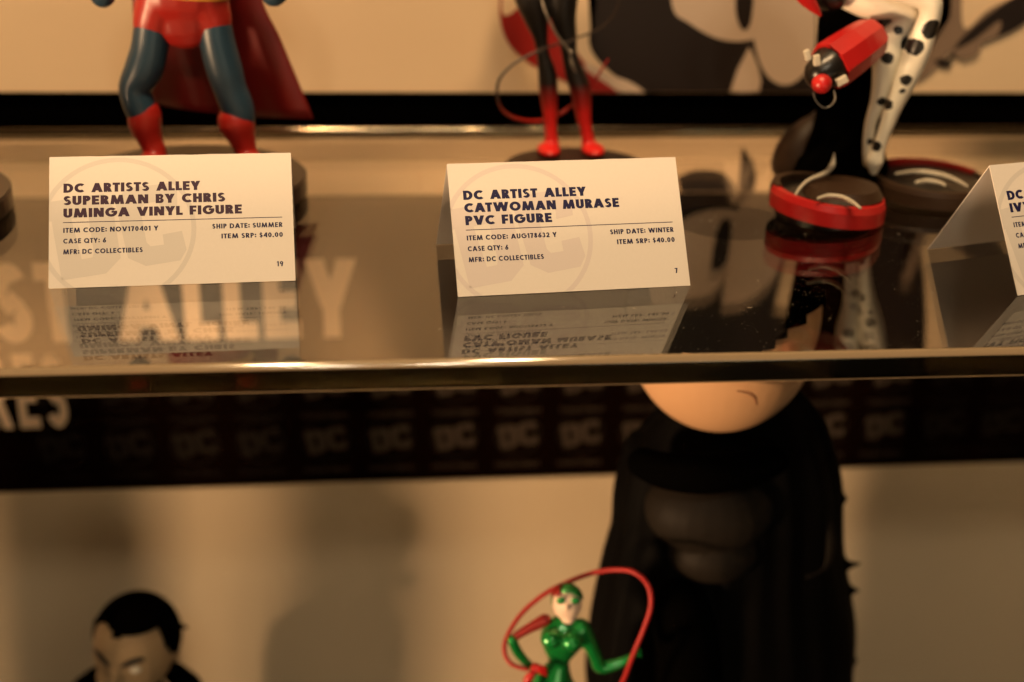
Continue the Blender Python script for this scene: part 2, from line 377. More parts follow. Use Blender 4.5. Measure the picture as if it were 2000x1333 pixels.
art([(1478, -140), (1470, 20), (1474, 90), (1492, 140), (1520, 164), (1552, 160), (1585, 120), (1592, 40), (1580, -70), (1530, -130)], MT['art_pale'], .0009)
art([(1594, -140), (1596, 60), (1612, 130), (1655, 90), (1664, -20), (1650, -140)], MT['poster'], .0010)
art([(1462, 92), (1425, 178), (1482, 178), (1480, 130)], MT['art_pale'], .0011, n=2)
art([(1700, 186), (1690, 60), (1690, -200), (1850, -200), (1845, 0), (1830, 70), (1800, 120), (1760, 186)], MT['art_dark'], .0005)
art([(1850, -80), (1856, 20), (1838, 60), (1790, 135), (1782, 160), (1812, 146), (1862, 96), (1930, 46), (2010, 0), (2010, -20), (1930, 18), (1880, 52), (1876, -80)], MT['art_grey'], .0012)
art([(1848, 120), (1900, 92), (1990, 52), (2050, -10), (2050, -40), (1960, 6), (1880, 70)], MT['art_dark'], .0014)
art([(1856, 100), (1900, 78), (1950, 40), (1945, 70), (1915, 84), (1910, 104), (1880, 116)], MT['art_grey'], .0016)
art([(1822, 118), (1838, 114), (1858, 122), (1850, 132), (1832, 128)], MT['art_dark'], .0013)
# cream mid strip just under the shelf line
ms = thing('panel', 'narrow cream panel strip behind the clear shelf, above the black banner', 'panel', (.1, YW, Z_STRIP_B))
bm = bmesh.new(); box(bm, -.74, 1.04, YW, YW+.0035, Z_STRIP_B+.0005, Z_STRIP_T, .0003, 1); mesh_obj('panel_sheet', bm, MT['poster'], ms)
def strip_art(pts):
    bm = bmesh.new(); vs = []
    for a, b_ in crom(pts+[pts[0]], 6)[:-1]:
        p = P(a, b_, YW); vs.append(bm.verts.new((p.x-.1, -.0004, min(max(shift_through(p.z), Z_STRIP_B+.001), Z_STRIP_T-.0005)-Z_STRIP_B)))
    f = bm.faces.new(vs); bmesh.ops.triangulate(bm, faces=[f], ngon_method='EAR_CLIP'); mesh_obj('printed_shape', bm, MT['art_dark'], ms, local=True)
strip_art([(1322, 350), (1360, 336), (1410, 342), (1436, 372), (1425, 402), (1380, 398), (1335, 385)])
strip_art([(1448, 290), (1470, 325), (1474, 365), (1458, 402), (1440, 398), (1444, 345)])
# black banner with lettering and logos
hb = thing('banner', 'black banner lettered ARTIST ALLEY FIGURES with rows of faint round logos', 'banner', (.1, YW, Z_HEAD_B))
bm = bmesh.new(); box(bm, -.74, 1.04, YW, YW+.0035, Z_HEAD_B, Z_STRIP_B, .0003, 1); mesh_obj('banner_sheet', bm, MT['header'], hb)
hl = Vector(hb.location)
def wallframe(u, v, l): return Vector((u, YW-l, v))-hl
def shift_through(z): return z-.0072
xr = P(693, 590, YW).x; zt = shift_through(wz(600, 508)); zb = shift_through(wz(600, 660)); h1 = zt-zb
flat_obj('big_lettering', text_polys('DC ARTIST ALLEY', h1, .27, xr, zb, align='R', xs=.735, gap=.13, space=.5), MT['letter'], wallframe, hb, 4e-4, 2e-5)
x2 = P(137, 835, YW).x; zb2 = wz(100, 835); h2 = shift_through(wz(100, 690))-zb2
flat_obj('small_lettering', text_polys('COLLECTIBLE FIGURES', h2, .22, x2, zb2, align='R', xs=.52, gap=.2, space=.5), MT['letter'], wallframe, hb, 4e-4, 2e-5)
lg = logo_polys(); lme = None; wme = None
sz = .0285
for k in range(-1, 17):
    px = 505+124.8*k-.0*k
    cxw = P(250, 860, YW).x+k*(P(1140, 845, YW).x-P(250, 860, YW).x)/7.05
    czw = P(1140, 846, YW).z
    for row in (0, 1):
        cz = czw+row*.0365
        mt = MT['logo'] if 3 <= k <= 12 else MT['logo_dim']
        if k == 10 and False: pass
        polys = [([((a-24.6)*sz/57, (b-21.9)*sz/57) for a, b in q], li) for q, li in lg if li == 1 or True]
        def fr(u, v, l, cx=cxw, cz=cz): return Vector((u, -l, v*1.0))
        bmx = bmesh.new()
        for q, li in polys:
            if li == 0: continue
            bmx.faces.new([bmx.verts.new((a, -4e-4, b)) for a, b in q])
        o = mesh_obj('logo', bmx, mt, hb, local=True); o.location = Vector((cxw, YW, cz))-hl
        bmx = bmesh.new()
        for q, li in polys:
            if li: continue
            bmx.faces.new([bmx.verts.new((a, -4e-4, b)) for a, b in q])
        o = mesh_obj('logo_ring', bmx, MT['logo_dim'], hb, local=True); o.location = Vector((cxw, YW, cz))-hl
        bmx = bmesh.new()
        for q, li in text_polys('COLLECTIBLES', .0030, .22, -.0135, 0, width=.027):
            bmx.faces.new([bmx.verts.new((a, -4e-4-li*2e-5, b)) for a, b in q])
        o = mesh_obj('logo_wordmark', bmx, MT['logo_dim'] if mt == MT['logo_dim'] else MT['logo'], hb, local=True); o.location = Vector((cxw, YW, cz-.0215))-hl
# lower cream panel
lp = thing('panel', 'large cream panel on the back wall below the black banner', 'panel', (.1, YW, -.7))
bm = bmesh.new(); box(bm, -.74, 1.04, YW-.001, YW+.0035, -.72, Z_HEAD_B-.0004, .0003, 1); mesh_obj('panel_sheet', bm, MT['panel'], lp)
# ------------------------------------------------------------------ shelves
YF, YB, T = -.0796, .2188, .0109
def shelf(label, z):
    s = thing('acrylic_shelf', label, 'shelf', (.1, (YF+YB)/2, z-T))
    bm = bmesh.new(); box(bm, -.74, 1.04, YF, YB, z-T, z, .0025, 8)
    o = mesh_obj('shelf_sheet', bm, MT['acrylic'], s); me = o.data; me.materials.append(MT['acrylic_edge']); me.materials.append(MT['acrylic_chamfer'])
    b2 = bmesh.new(); b2.from_mesh(me)
    for f in b2.faces:
        f.smooth = True; 
        f.material_index = 0 if abs(f.normal.z) > .999 else (2 if f.normal.z > .25 and f.normal.z < .99 or f.normal.z < -.5 else 1)
    big = [f for f in b2.faces if max(abs(f.normal.x), abs(f.normal.y), abs(f.normal.z)) > .9999]
    bmesh.ops.split_edges(b2, edges=list({e for f in big for e in f.edges}))
    b2.to_mesh(me); b2.free()
    return s
def edge_glint_rod():  # added metal rod, stands in for the bright band on the back edge
    bm = bmesh.new(); tube(bm, [(-.74, YB+.0026, -.0004, .0019), (1.04, YB+.0026, -.0004, .0019)], n=1, seg=32)
    return mesh_obj('added_glint_rod', bm, mat('glossy added rod', (.34, .27, .19), .15, .6, metal=1), sh, smooth=True)
sh = shelf('thick clear acrylic shelf carrying the price cards and standing figurines', 0)
shelf('lower clear acrylic shelf under the robed and green figurines', -.43)
edge_glint_rod()
# dust and scratches on the upper face
bm = bmesh.new()
for i in range(2200):
    if i < 900: x = random.gauss(.16, .06); y = random.uniform(YF+.004, .07)
    else: x = random.uniform(-.25, .36); y = random.uniform(YF+.003, .2)
    s = random.choice((.00004, .00005, .00005, .00006, .00008, .00011)); a = random.uniform(0, 6.3)
    L = s*(random.uniform(4, 12) if random.random() < .05 else 1)
    dx, dy = math.cos(a), math.sin(a); z = 5e-5
    p = [(x-dx*L-dy*s*.5, y-dy*L+dx*s*.5, z), (x+dx*L-dy*s*.5, y+dy*L+dx*s*.5, z), (x+dx*L+dy*s*.5, y+dy*L-dx*s*.5, z), (x-dx*L+dy*s*.5, y-dy*L-dx*s*.5, z)]
    vs = [bm.verts.new(q) for q in p]+[bm.verts.new((x, y, z+s*.8))]
    for k in range(4): bm.faces.new((vs[k], vs[(k+1) % 4], vs[4]))
tag(mesh_obj('dust', bm, MT['dust'], sh), kind='stuff')
# ------------------------------------------------------------------ price cards
def price_card(x, y, rz, d, label, title, code, qty, ship, srp, num, ink, wm, numy=5.8, W=.089, L=.0511, mfr='MFR: DC COLLECTIBLES', widths=(), codew=34.1, shipw=26, mark=''):
    h = math.sqrt(L*L-d*d)
    t = thing('price_card', label, 'price card', (x, y, .0002), rz, 'folded price cards on the shelf')
    bm = bmesh.new(); th = .00032; nx = 24; rows = []
    fx = -th*h/L; 
    prof = [(0, 0), (d, h), (2*d, 0), (2*d-th*1.15, 0), (d, h-th*1.9), (th*1.15, 0)]
    # front edge at v=0; slight bow of the sheet and a fuzzy fold
    prof = [(0, 0), (d*.25, h*.25), (d*.5, h*.5), (d*.75, h*.75), (d*.99, h*.99), (d, h), (d*1.01, h*.99), (1.5*d, h*.5), (2*d, 0), (2*d-th*1.1, 0), (1.5*d-th*1.1, h*.5), (d, h-th*2.0), (.75*d+th*1.1, h*.75), (.5*d+th*1.1, h*.5), (.25*d+th*1.1, h*.25), (th*1.1, 0)]
    for i in range(nx+1):
        u = W*i/nx; j = noise.noise(Vector((u*300, x*90, 3)))*.00016
        rows.append([bm.verts.new((u, a, b+(j if k == 5 else 0))) for k, (a, b) in enumerate(prof)])
    n = len(prof)
    for A, B in zip(rows, rows[1:]):
        for k in range(n): bm.faces.new((A[k], A[(k+1) % n], B[(k+1) % n], B[k]))
    for R in (rows[0], rows[-1]):
        for k in range(8):
            bm.faces.new((R[k], R[k+1], R[n-2-k] if k < 7 else R[n-2-k], R[n-1-k])) if len({R[k], R[k+1], R[(n-2-k)], R[(n-1-k)]}) == 4 else None
    bmesh.ops.recalc_face_normals(bm, faces=bm.faces[:])
    mesh_obj('card_stock', bm, MT['card'], t, local=True)
    nv = Vector((0, -h/L, d/L))
    def fr(u, v, l): return Vector((u/1000, v/1000*d/L, v/1000*h/L))+nv*l
    flat_obj('round_logo', logo_polys((0.05, 88.9, .05, 50.7)), wm, fr, t, 2e-5, 0)
    pol = []; yb = 36.85
    for s, wd in zip(title, widths): pol += text_polys(s, 3.6, .30, 5.1, yb, width=wd, gap=.10, space=.5); yb -= 4.9
    flat_obj('title_text', pol, ink, fr, t, 3e-5)
    yr = yb+4.9-1.85
    flat_obj('rule_line', [([(5.0, yr-.14), (84.9, yr-.14), (84.9, yr+.14), (5.0, yr+.14)], 0)], MT['ink_navy'], fr, t, 3e-5)
    y0 = yr-4.0; pol = []
    pol += text_polys(code, 1.9, .25, 5.1, y0, width=codew, gap=.14, space=.4)
    pol += text_polys(qty, 1.9, .25, 5.1, y0-4.15, width=15.3, gap=.14, space=.4)
    pol += text_polys(mfr, 1.9, .25, 5.1, y0-8.3, width=28.4, gap=.14, space=.4)
    pol += text_polys(ship, 1.9, .25, 84.9, y0+.1, width=shipw, gap=.14, align='R', space=.4)
    pol += text_polys(srp, 1.9, .25, 84.9, y0-3.85, width=22.7, gap=.14, align='R', space=.4)
    flat_obj('detail_text', pol, MT['ink_navy'], fr, t, 3e-5)
    flat_obj('card_number', text_polys(num, 2.0, .235, 84.7, numy, gap=.18, align='R'), MT['ink_navy'], fr, t, 3e-5)
    return t
price_card(-.12003, -.00920, .05243, .0308, 'folded cream price card numbered 19, in front of the red boots', ['DC ARTISTS ALLEY', 'SUPERMAN BY CHRIS', 'UMINGA VINYL FIGURE'], 'ITEM CODE: NOV170401 Y', 'CASE QTY: 6', 'SHIP DATE: SUMMER', 'ITEM SRP: $40.00', '19', MT['ink_plum'], MT['ink_grey'], widths=(49.6, 58.8, 64.9))
price_card(.02865, -.02368, .08933, .0292, 'folded cream price card numbered 7, in front of the slim black to red legs', ['DC ARTIST ALLEY', 'CATWOMAN MURASE', 'PVC FIGURE'], 'ITEM CODE: AUG178632 Y', 'CASE QTY: 6', 'SHIP DATE: WINTER', 'ITEM SRP: $40.00', '7', MT['ink_navy'], MT['ink_lilac'], numy=5.1, widths=(47, 59.5, 32.9), shipw=25)
price_card(.23977, -.03125, .25936, .0272, 'folded price card at right edge, turned to show its open side', ['DC ARTIST ALLEY', 'IVY FIGURE'], 'ITEM CODE: AUG178633 Y', 'CASE QTY: 6', 'SHIP DATE: WINTER', 'ITEM SRP: $40.00', '8', MT['ink_navy'], MT['ink_grey'], widths=(47, 32), shipw=25)
# ------------------------------------------------------------------ figurines on the upper shelf
def disc_base(bm, cx, cy, r, z0, th):
    res = bmesh.ops.create_cone(bm, cap_ends=True, segments=64, radius1=r, radius2=r, depth=th)
    bmesh.ops.translate(bm, verts=res['verts'], vec=(cx, cy, z0+th/2))
    es = [e for e in bm.edges if e.calc_face_angle(0) > 1]
    bmesh.ops.bevel(bm, geom=es, offset=.0008, segments=2, affect='EDGES')
# caped figurine -----------------------------------------------------
Y1 = .12
f1 = thing('figurine', 'toy figurine with blue legs, red boots and long red cape behind card 19', 'figurine', (-.09, .115, .0))
bm = bmesh.new(); disc_base(bm, -.0840, .108, .0525, .0001, .0085); mesh_obj('display_base', bm, MT['disc'], f1)
bm = bmesh.new()
ptube(bm, [(300, 20, 36), (293, 90, 36), (281, 135, 37), (263, 172, 31), (270, 200, 32), (281, 225, 31), (286, 250, 26)], Y1)
ptube(bm, [(415, 20, 33), (424, 80, 35), (438, 135, 36), (450, 175, 33), (462, 205, 33), (468, 230, 31), (468, 250, 26)], Y1)
fuse('blue_leggings', bm, MT['blue'], f1)
bm = bmesh.new()
ptube(bm, [(358, -50, 88), (356, -20, 92), (356, 10, 86), (358, 30, 66)], Y1, flat=.62)
ptube(bm, [(315, 0, 50), (303, 30, 42), (298, 48, 39)], Y1, flat=.95)
ptube(bm, [(400, 0, 50), (413, 30, 40), (417, 44, 37)], Y1, flat=.95)
fuse('red_trunks', bm, MT['red'], f1)
for pts in ([(282, 222, 33), (284, 245, 32), (294, 275, 24), (302, 295, 23), (302, 320, 26), (298, 345, 29)], [(461, 238, 37), (466, 252, 34), (474, 275, 26), (481, 298, 22), (488, 320, 26), (494, 345, 29)]):
    bm = bmesh.new(); ptube(bm, pts, Y1, seg=20)
    q = P(pts[-1][0], 352, Y1-.006); ellipsoid(bm, (q.x, q.y-.004, .0125), (.008, .014, .004))
    fuse('boot', bm, MT['red'], f1)
bm = bmesh.new(); ptube(bm, [(358, -22, 93), (358, -9, 91)], Y1, flat=.66, n=1, seg=32, cap=False); mesh_obj('belt', bm, MT['gold'], f1, smooth=True)
bm = bmesh.new()
ptube(bm, [(358, -18, 62), (360, -50, 82), (362, -90, 92), (368, -200, 120), (370, -260, 120), (370, -300, 60)], Y1, flat=.6)
ptube(bm, [(470, -255, 44), (548, -170, 36), (556, -60, 28), (535, -14, 28)], Y1-.01)
ptube(bm, [(270, -255, 44), (190, -170, 36), (185, -60, 30), (200, -10, 26)], Y1-.01)
fuse('blue_torso', bm, MT['blue'], f1, .0012)
bm = bmesh.new(); pell(bm, 370, -400, 105, 120, Y1); ptube(bm, [(370, -310, 36), (370, -270, 40)], Y1, n=1); fuse('head', bm, MT['skin'], f1, .0015)
bm = bmesh.new(); pell(bm, 370, -425, 110, 115, Y1+.01); mesh_obj('hair', bm, MT['black'], f1, smooth=True)
# cape: folded sheet
bm = bmesh.new(); NU, NV = 40, 22; grid = []
Lp = crom([(262, -255), (258, -100), (262, 20), (268, 90), (292, 150), (305, 200)], 6); Rp = crom([(480, -255), (498, -100), (512, 0), (545, 70), (578, 150), (612, 232)], 6)
for j in range(NV+1):
    t = j/NV; a = Lp[int(t*(len(Lp)-1))]; b = Rp[int(t*(len(Rp)-1))]; row = []
    for i in range(NU+1):
        s = i/NU; px = a[0]+(b[0]-a[0])*s
        sag = math.sin(s*math.pi)*6*t+(18*t*t if s > .0 else 0)*math.sin(min(1, s*1.6)*math.pi/2)*.6
        py = a[1]+(b[1]-a[1])*s+sag*(1-s)
        yy = Y1+.020+.012*t+.0055*t*math.cos(s*10.5+.5)-.010*t*max(0, s-.75)*4
        row.append(bm.verts.new(P(px, py, yy)))
    grid.append(row)
for A, B in zip(grid, grid[1:]):
    for k in range(NU): bm.faces.new((A[k], A[k+1], B[k+1], B[k]))
bmesh.ops.recalc_face_normals(bm, faces=bm.faces[:]); bmesh.ops.solidify(bm, geom=bm.faces[:], thickness=.0016)
mesh_obj('cape', bm, MT['capered'], f1, smooth=True)
# slim figurine ------------------------------------------------------
Y2 = .158
f2 = thing('figurine', 'slim toy figurine whose black legs fade to red feet, behind card 7', 'figurine', (.095, .158, 0))
bm = bmesh.new(); disc_base(bm, .096, .131, .036, .0001, .0045); mesh_obj('display_base', bm, MT['disc'], f2)
zt_, zb_ = P(1100, 160, Y2).z, P(1100, 218, Y2).z
legm = ramp_mat('black to red leg paint', 2, [(zb_, (.60, .012, .010)), ((zt_+zb_)/2-.002, (.30, .008, .006)), (zt_, (.006, .004, .003))], .38)
bm = bmesh.new()
ptube(bm, [(1032, -120, 44), (1036, -20, 36), (1046, 30, 26), (1056, 75, 14.5), (1060, 105, 13), (1068, 140, 18), (1071, 170, 19), (1073, 200, 16.5), (1075, 235, 12.5), (1076, 262, 12), (1078, 285, 15), (1076, 302, 18)], Y2, seg=18)
ptube(bm, [(1100, -120, 46), (1098, -20, 34), (1100, 30, 26), (1108, 70, 19), (1112, 105, 15.5), (1122, 140, 19), (1132, 170, 21), (1137, 200, 18), (1141, 235, 13.5), (1146, 262, 12), (1150, 285, 14.5), (1152, 302, 18)], Y2, seg=18)
for px in (1070, 1156):
    q = P(px, 310, Y2); ellipsoid(bm, (q.x-.0003, q.y-.004, .0068), (.0058, .010, .0028))
ptube(bm, [(1066, -150, 60), (1064, -240, 48), (1066, -330, 62), (1066, -390, 52)], Y2, flat=.7)
ptube(bm, [(1010, -380, 18), (950, -300, 15), (968, -210, 13)], Y2); ptube(bm, [(1122, -380, 18), (1180, -290, 15), (1200, -200, 12)], Y2)
pell(bm, 1066, -470, 40, 52, Y2); ptube(bm, [(1066, -430, 16), (1066, -380, 16)], Y2, n=1)
o = fuse('body', bm, legm, f2, .0007, 4)
# object coordinates of the paint fade are local to the part: same frame as the empty (no z offset)
def cord(name, pts, Y, mt, parent, seg=8, n=8):
    bm = bmesh.new(); ptube(bm, pts, Y, seg=seg, n=n); return mesh_obj(name, bm, mt, parent, smooth=True)
cordm = ramp_mat('black to red cord paint', 2, [(P(1000, 240, Y2).z, (.5, .012, .010)), (P(1000, 215, Y2).z, (.3, .02, .012)), (P(1000, 175, Y2).z, (.03, .015, .01))], .35)
cord('whip', [(1120, 80, 2.2, -.006), (1085, 88, 2.3, -.008), (1045, 103, 2.6, -.012), (1000, 128, 2.8, -.015), (973, 162, 3, -.018), (975, 205, 3.2, -.018), (998, 228, 3.4, -.014), (1035, 237, 3.4, -.006), (1068, 234, 3.4, .006), (1095, 222, 3.2, .012), (1118, 206, 3, .012)], Y2, cordm, f2)
cord('whip_tip', [(1118, 206, 2.6, .012), (1148, 180, 2.6, .002), (1168, 148, 2.4, -.006), (1188, 116, 1.4, -.008)], Y2, MT['brightred'], f2)
cord('silver_strand', [(1056, -10, 2, -.012), (1068, 30, 2.2, -.014), (1085, 65, 2.2, -.014), (1112, 100, 2.4, -.012)], Y2, MT['silver'], f2)
bm = bmesh.new(); pell(bm, 1115, 103, 4.5, 4.5, Y2-.012); ptube(bm, [(1114, 110, 1.5, -.012), (1117, 126, 4, -.012), (1125, 142, 1, -.011)], Y2, seg=10); mesh_obj('silver_tassel', bm, MT['silver'], f2, smooth=True)
cord('thin_strand', [(1212, -20, 1.5, 0), (1204, 20, 1.6, 0), (1180, 50, 1.8, 0), (1145, 68, 2, 0), (1118, 76, 1.8, -.004)], Y2, MT['darkbrown'], f2)
# seated figurine on dark coiled stand ----------------------------------
Y3 = .105
f3 = thing('figurine', 'seated toy figurine with white black-patched legs on dark coiled stand with red rim', 'figurine', (.22, .10, 0))
st = bmesh.new()
ptube(st, [(1665, -60, 60), (1660, 60, 62), (1655, 150, 60), (1652, 230, 60), (1648, 290, 76), (1645, 335, 92), (1640, 362, 96, -.008)], Y3+.012, seg=28, flat=.8)
mesh_obj('stand_column', st, MT['mattblack'], f3, smooth=True)
def coil(name, cx, cy, R, z0, z1, th, mt, tilt=(0, 0), seg=64, parent=f3, a0=0, a1=360):
    """ring with a rounded rectangular section, tilted; heights z0..z1"""
    bm = bmesh.new(); rings = []; full = a1-a0 >= 360; n = seg
    prof = [(R, z0), (R, z0+(z1-z0)*.7), (R-th*.25, z1), (R-th, z1), (R-th, z0)]
    for k in range(n if full else n+1):
        a = math.radians(a0+(a1-a0)*k/n); c, s = math.cos(a), math.sin(a)
        rings.append([bm.verts.new((cx+c*r, cy+s*r, z+tilt[0]*c*r+tilt[1]*s*r)) for r, z in prof])
    m = len(prof)
    for i in range(len(rings)-(0 if full else 1)):
        A, B = rings[i], rings[(i+1) % len(rings)]
        for k in range(m): bm.faces.new((A[k], A[(k+1) % m], B[(k+1) % m], B[k]))
    if not full: bm.faces.new(rings[0]); bm.faces.new(rings[-1][::-1])
    return mesh_obj(name, bm, mt, parent, smooth=False)
rc0 = PZ(1612, 408, .004); Rr = .0255
coil('red_rim', rc0.x, rc0.y, Rr, .0035, .0125, .004, MT['brightred'], (-.10, .02), a0=178, a1=372)
coil('dark_rim', rc0.x, rc0.y, Rr-.0006, .0040, .0132, .004, MT['darkbrown'], (-.10, .02), a0=8, a1=184)
bm = bmesh.new(); res = bmesh.ops.create_cone(bm, cap_ends=True, segments=48, radius1=Rr-.004, radius2=Rr-.0045, depth=.0105); bmesh.ops.translate(bm, verts=res['verts'], vec=(rc0.x, rc0.y, .0062)); mesh_obj('coil_floor', bm, MT['black'], f3)
bm = bmesh.new(); res = bmesh.ops.create_cone(bm, cap_ends=True, segments=48, radius1=.0175, radius2=.015, depth=.004); bmesh.ops.translate(bm, verts=res['verts'], vec=(rc0.x+.006, rc0.y-.002, .0134)); mesh_obj('coil_button', bm, MT['darkbrown'], f3, smooth=False)
def zcurve(name, pts, z, mt, seg=8):
    bm = bmesh.new(); o = []
    for px, py, r in pts:
        q = PZ(px, py, z); o.append((q.x, q.y, q.z, r*mpp(q)))
    tube(bm, o, seg=seg, n=6); return mesh_obj(name, bm, mt, f3, smooth=True)
zcurve('white_arc', [(1598, 388, 3), (1618, 383, 4.5), (1645, 386, 5), (1665, 396, 4.5), (1680, 407, 3)], .0158, MT['white2'])
cord('white_swirl', [(1629, 300, 1.5, -.03), (1626, 322, 5.5, -.032), (1612, 338, 5, -.035), (1580, 352, 3.5, -.04), (1562, 368, 3, -.045), (1552, 384, 2, -.05)], Y3, MT['white2'], f3)
bm = bmesh.new(); ptube(bm, [(1600, 235, 20), (1580, 265, 38), (1562, 300, 48), (1556, 325, 50)], Y3+.03, seg=28); mesh_obj('brown_bell', bm, MT['darkbrown'], f3, smooth=True)
rc1 = PZ(1805, 372, .003)
coil('rear_coil_rim', rc1.x+.002, rc1.y, .027, .002, .010, .003, MT['darkbrown'], (-.02, .02), a0=150, a1=380)
coil('rear_red_rim', rc1.x+.002, rc1.y, .0268, .003, .0108, .003, MT['capered'], (-.02, .02), a0=15, a1=120)
bm = bmesh.new(); res = bmesh.ops.create_cone(bm, cap_ends=True, segments=48, radius1=.024, radius2=.0238, depth=.007); bmesh.ops.translate(bm, verts=res['verts'], vec=(rc1.x+.002, rc1.y, .0052)); mesh_obj('rear_coil_floor', bm, MT['black'], f3)
zcurve('rear_white_arc', [(1750, 340, 3), (1790, 336, 5), (1835, 342, 6), (1865, 352, 5), (1888, 364, 3)], .012, MT['white2'])
zcurve('rear_small_arc', [(1790, 357, 4), (1810, 354, 5), (1835, 358, 5), (1845, 363, 3)], .011, MT['white2'])
# legs
patches = [(a, b_, c*1.02) for a, b_, c in [(1786, 92, 15), (1744, 121, 12), (1771, 157, 10), (1764, 178, 5), (1737, 208, 10), (1716, 290, 9), (1816, 56, 18), (1768, 66, 9)]]
lm = mat('white vinyl with black patches', (.78, .74, .62), .35); nt = lm.node_tree; b = nt.nodes['Principled BSDF']
tc = nt.nodes.new('ShaderNodeTexCoord'); nz = nt.nodes.new('ShaderNodeTexNoise'); nz.inputs['Scale'].default_value = 450; nt.links.new(tc.outputs['Object'], nz.inputs['Vector'])
add = nt.nodes.new('ShaderNodeVectorMath'); add.operation = 'MULTIPLY_ADD'; nt.links.new(nz.outputs['Color'], add.inputs[0]); add.inputs[1].default_value = (.0016,)*3; nt.links.new(tc.outputs['Object'], add.inputs[2])
prev = None
for px, py, r in patches:
    q = P(px, py, Y3-.025)-Vector(f3.location); s = nt.nodes.new('ShaderNodeVectorMath'); s.operation = 'SUBTRACT'; nt.links.new(add.outputs[0], s.inputs[0]); s.inputs[1].default_value = q+Vector((.0008,)*3)
    sx = nt.nodes.new('ShaderNodeVectorMath'); sx.operation = 'MULTIPLY'; nt.links.new(s.outputs[0], sx.inputs[0]); sx.inputs[1].default_value = (1, .15, 1)
    ln = nt.nodes.new('ShaderNodeVectorMath'); ln.operation = 'LENGTH'; nt.links.new(sx.outputs[0], ln.inputs[0])
    lt = nt.nodes.new('ShaderNodeMath'); lt.operation = 'LESS_THAN'; nt.links.new(ln.outputs['Value'], lt.inputs[0]); lt.inputs[1].default_value = r*mpp(P(px, py, Y3))
    if prev:
        mxn = nt.nodes.new('ShaderNodeMath'); mxn.operation = 'MAXIMUM'; nt.links.new(prev.outputs[0], mxn.inputs[0]); nt.links.new(lt.outputs[0], mxn.inputs[1]); prev = mxn
    else: prev = lt
mx = nt.nodes.new('ShaderNodeMix'); mx.data_type = 'RGBA'; mx.inputs[6].default_value = (.78, .74, .62, 1); mx.inputs[7].default_value = (.008, .007, .006, 1)
nt.links.new(prev.outputs[0], mx.inputs[0]); nt.links.new(mx.outputs[2], b.inputs['Base Color'])
YL = Y3-.012
for pts in ([(1640, -30, 34, .01), (1700, 0, 34, .004), (1750, 12, 24, 0), (1778, 26, 20, -.002), (1768, 48, 20, -.001), (1745, 75, 25, 0), (1734, 110, 25, 0), (1728, 150, 20, 0), (1718, 195, 15, 0), (1702, 235, 10, 0), (1697, 262, 9, .0), (1694, 290, 8, 0), (1696, 318, 9, 0)],
            [(1700, -60, 36, .0), (1770, -26, 30, -.008), (1812, 0, 23, -.012), (1817, 28, 20, -.012), (1806, 60, 22, -.010), (1792, 95, 22, -.009), (1780, 130, 20, -.008), (1763, 170, 17, -.008), (1745, 210, 14, -.008), (1731, 248, 11.5, -.008), (1722, 272, 10.5, -.008), (1714, 296, 11, -.008), (1708, 316, 14, -.008), (1706, 334, 8, -.008)]):
    bm = bmesh.new(); ptube(bm, [(a, b_, c*(1.22 if b_ > 90 else 1.08), d) for a, b_, c, d in pts], YL, seg=20)
    fuse('leg', bm, lm, f3, .0007, 3)
bm = bmesh.new(); ptube(bm, [(1610, -20, 46), (1600, -100, 60), (1600, -200, 74), (1600, -260, 50)], Y3, flat=.7); ptube(bm, [(1600, -265, 20), (1600, -300, 20)], Y3, n=1); pell(bm, 1600, -370, 62, 74, Y3)
ptube(bm, [(1540, -230, 24), (1480, -150, 20), (1500, -60, 16)], Y3); ptube(bm, [(1665, -230, 24), (1720, -150, 20), (1700, -60, 16)], Y3); fuse('torso', bm, MT['black'], f3, .0012)
# hanging red bell with black mouth
bm = bmesh.new(); A = P(1722, 62, Y3-.02); B = P(1650, 118, Y3-.03); C3 = P(1620, 140, Y3-.034)
m_ = mpp(B); tube(bm, [(*P(1712, 66, Y3-.018), 33*m_), (*P(1698, 76, Y3-.02), 42*m_), (*P(1665, 100, Y3-.028), 47*m_), (*P(1622, 130, Y3-.034), 50*m_)], seg=9, cap=False, n=3)
mesh_obj('red_bell', bm, MT['brightred'], f3)
bm = bmesh.new(); tube(bm, [(*P(1621, 131, Y3-.0342), 43*m_), (*P(1606, 142, Y3-.0362), 35*m_)], seg=16, n=1); mesh_obj('bell_mouth', bm, MT['black'], f3, smooth=True)
for px, py, rx, ry, an in ((1577, 108, 6, 11, .35), (1595, 118, 7, 11, .2), (1644, 158, 12, 8, .5)):
    bm = bmesh.new(); q = P(px, py, Y3-.046); m = mpp(q)
    box(bm, -rx*m, rx*m, -.0012, .0012, -ry*m, ry*m, .0006, 2); bmesh.ops.rotate(bm, verts=bm.verts[:], cent=(0, 0, 0), matrix=Matrix.Rotation(-an, 3, 'Y')); bmesh.ops.translate(bm, verts=bm.verts[:], vec=q)
    mesh_obj('white_stud', bm, MT['white2'], f3)
bm = bmesh.new(); pell(bm, 1605, 164, 20, 19, Y3-.046); mesh_obj('red_ball', bm, MT['brightred'], f3, smooth=True)
cord('silver_loop', [(1588, 182, 1.2), (1594, 198, 1.6), (1608, 210, 2), (1622, 207, 2), (1631, 194, 2.2), (1629, 178, 1.2)], Y3-.046, MT['silver'], f3)
bm = bmesh.new(); tube(bm, [(*P(1552, -30, Y3-.02), 18*m_), (*P(1575, -2, Y3-.02), 15*m_), (*P(1592, 18, Y3-.02), 9*m_), (*P(1602, 30, Y3-.02), 3*m_)], seg=12); mesh_obj('red_tassel', bm, MT['brightred'], f3, smooth=True)
bm = bmesh.new(); pell(bm, 1622, -8, 34, 30, Y3-.012); mesh_obj('black_fist', bm, MT['black'], f3, smooth=True)
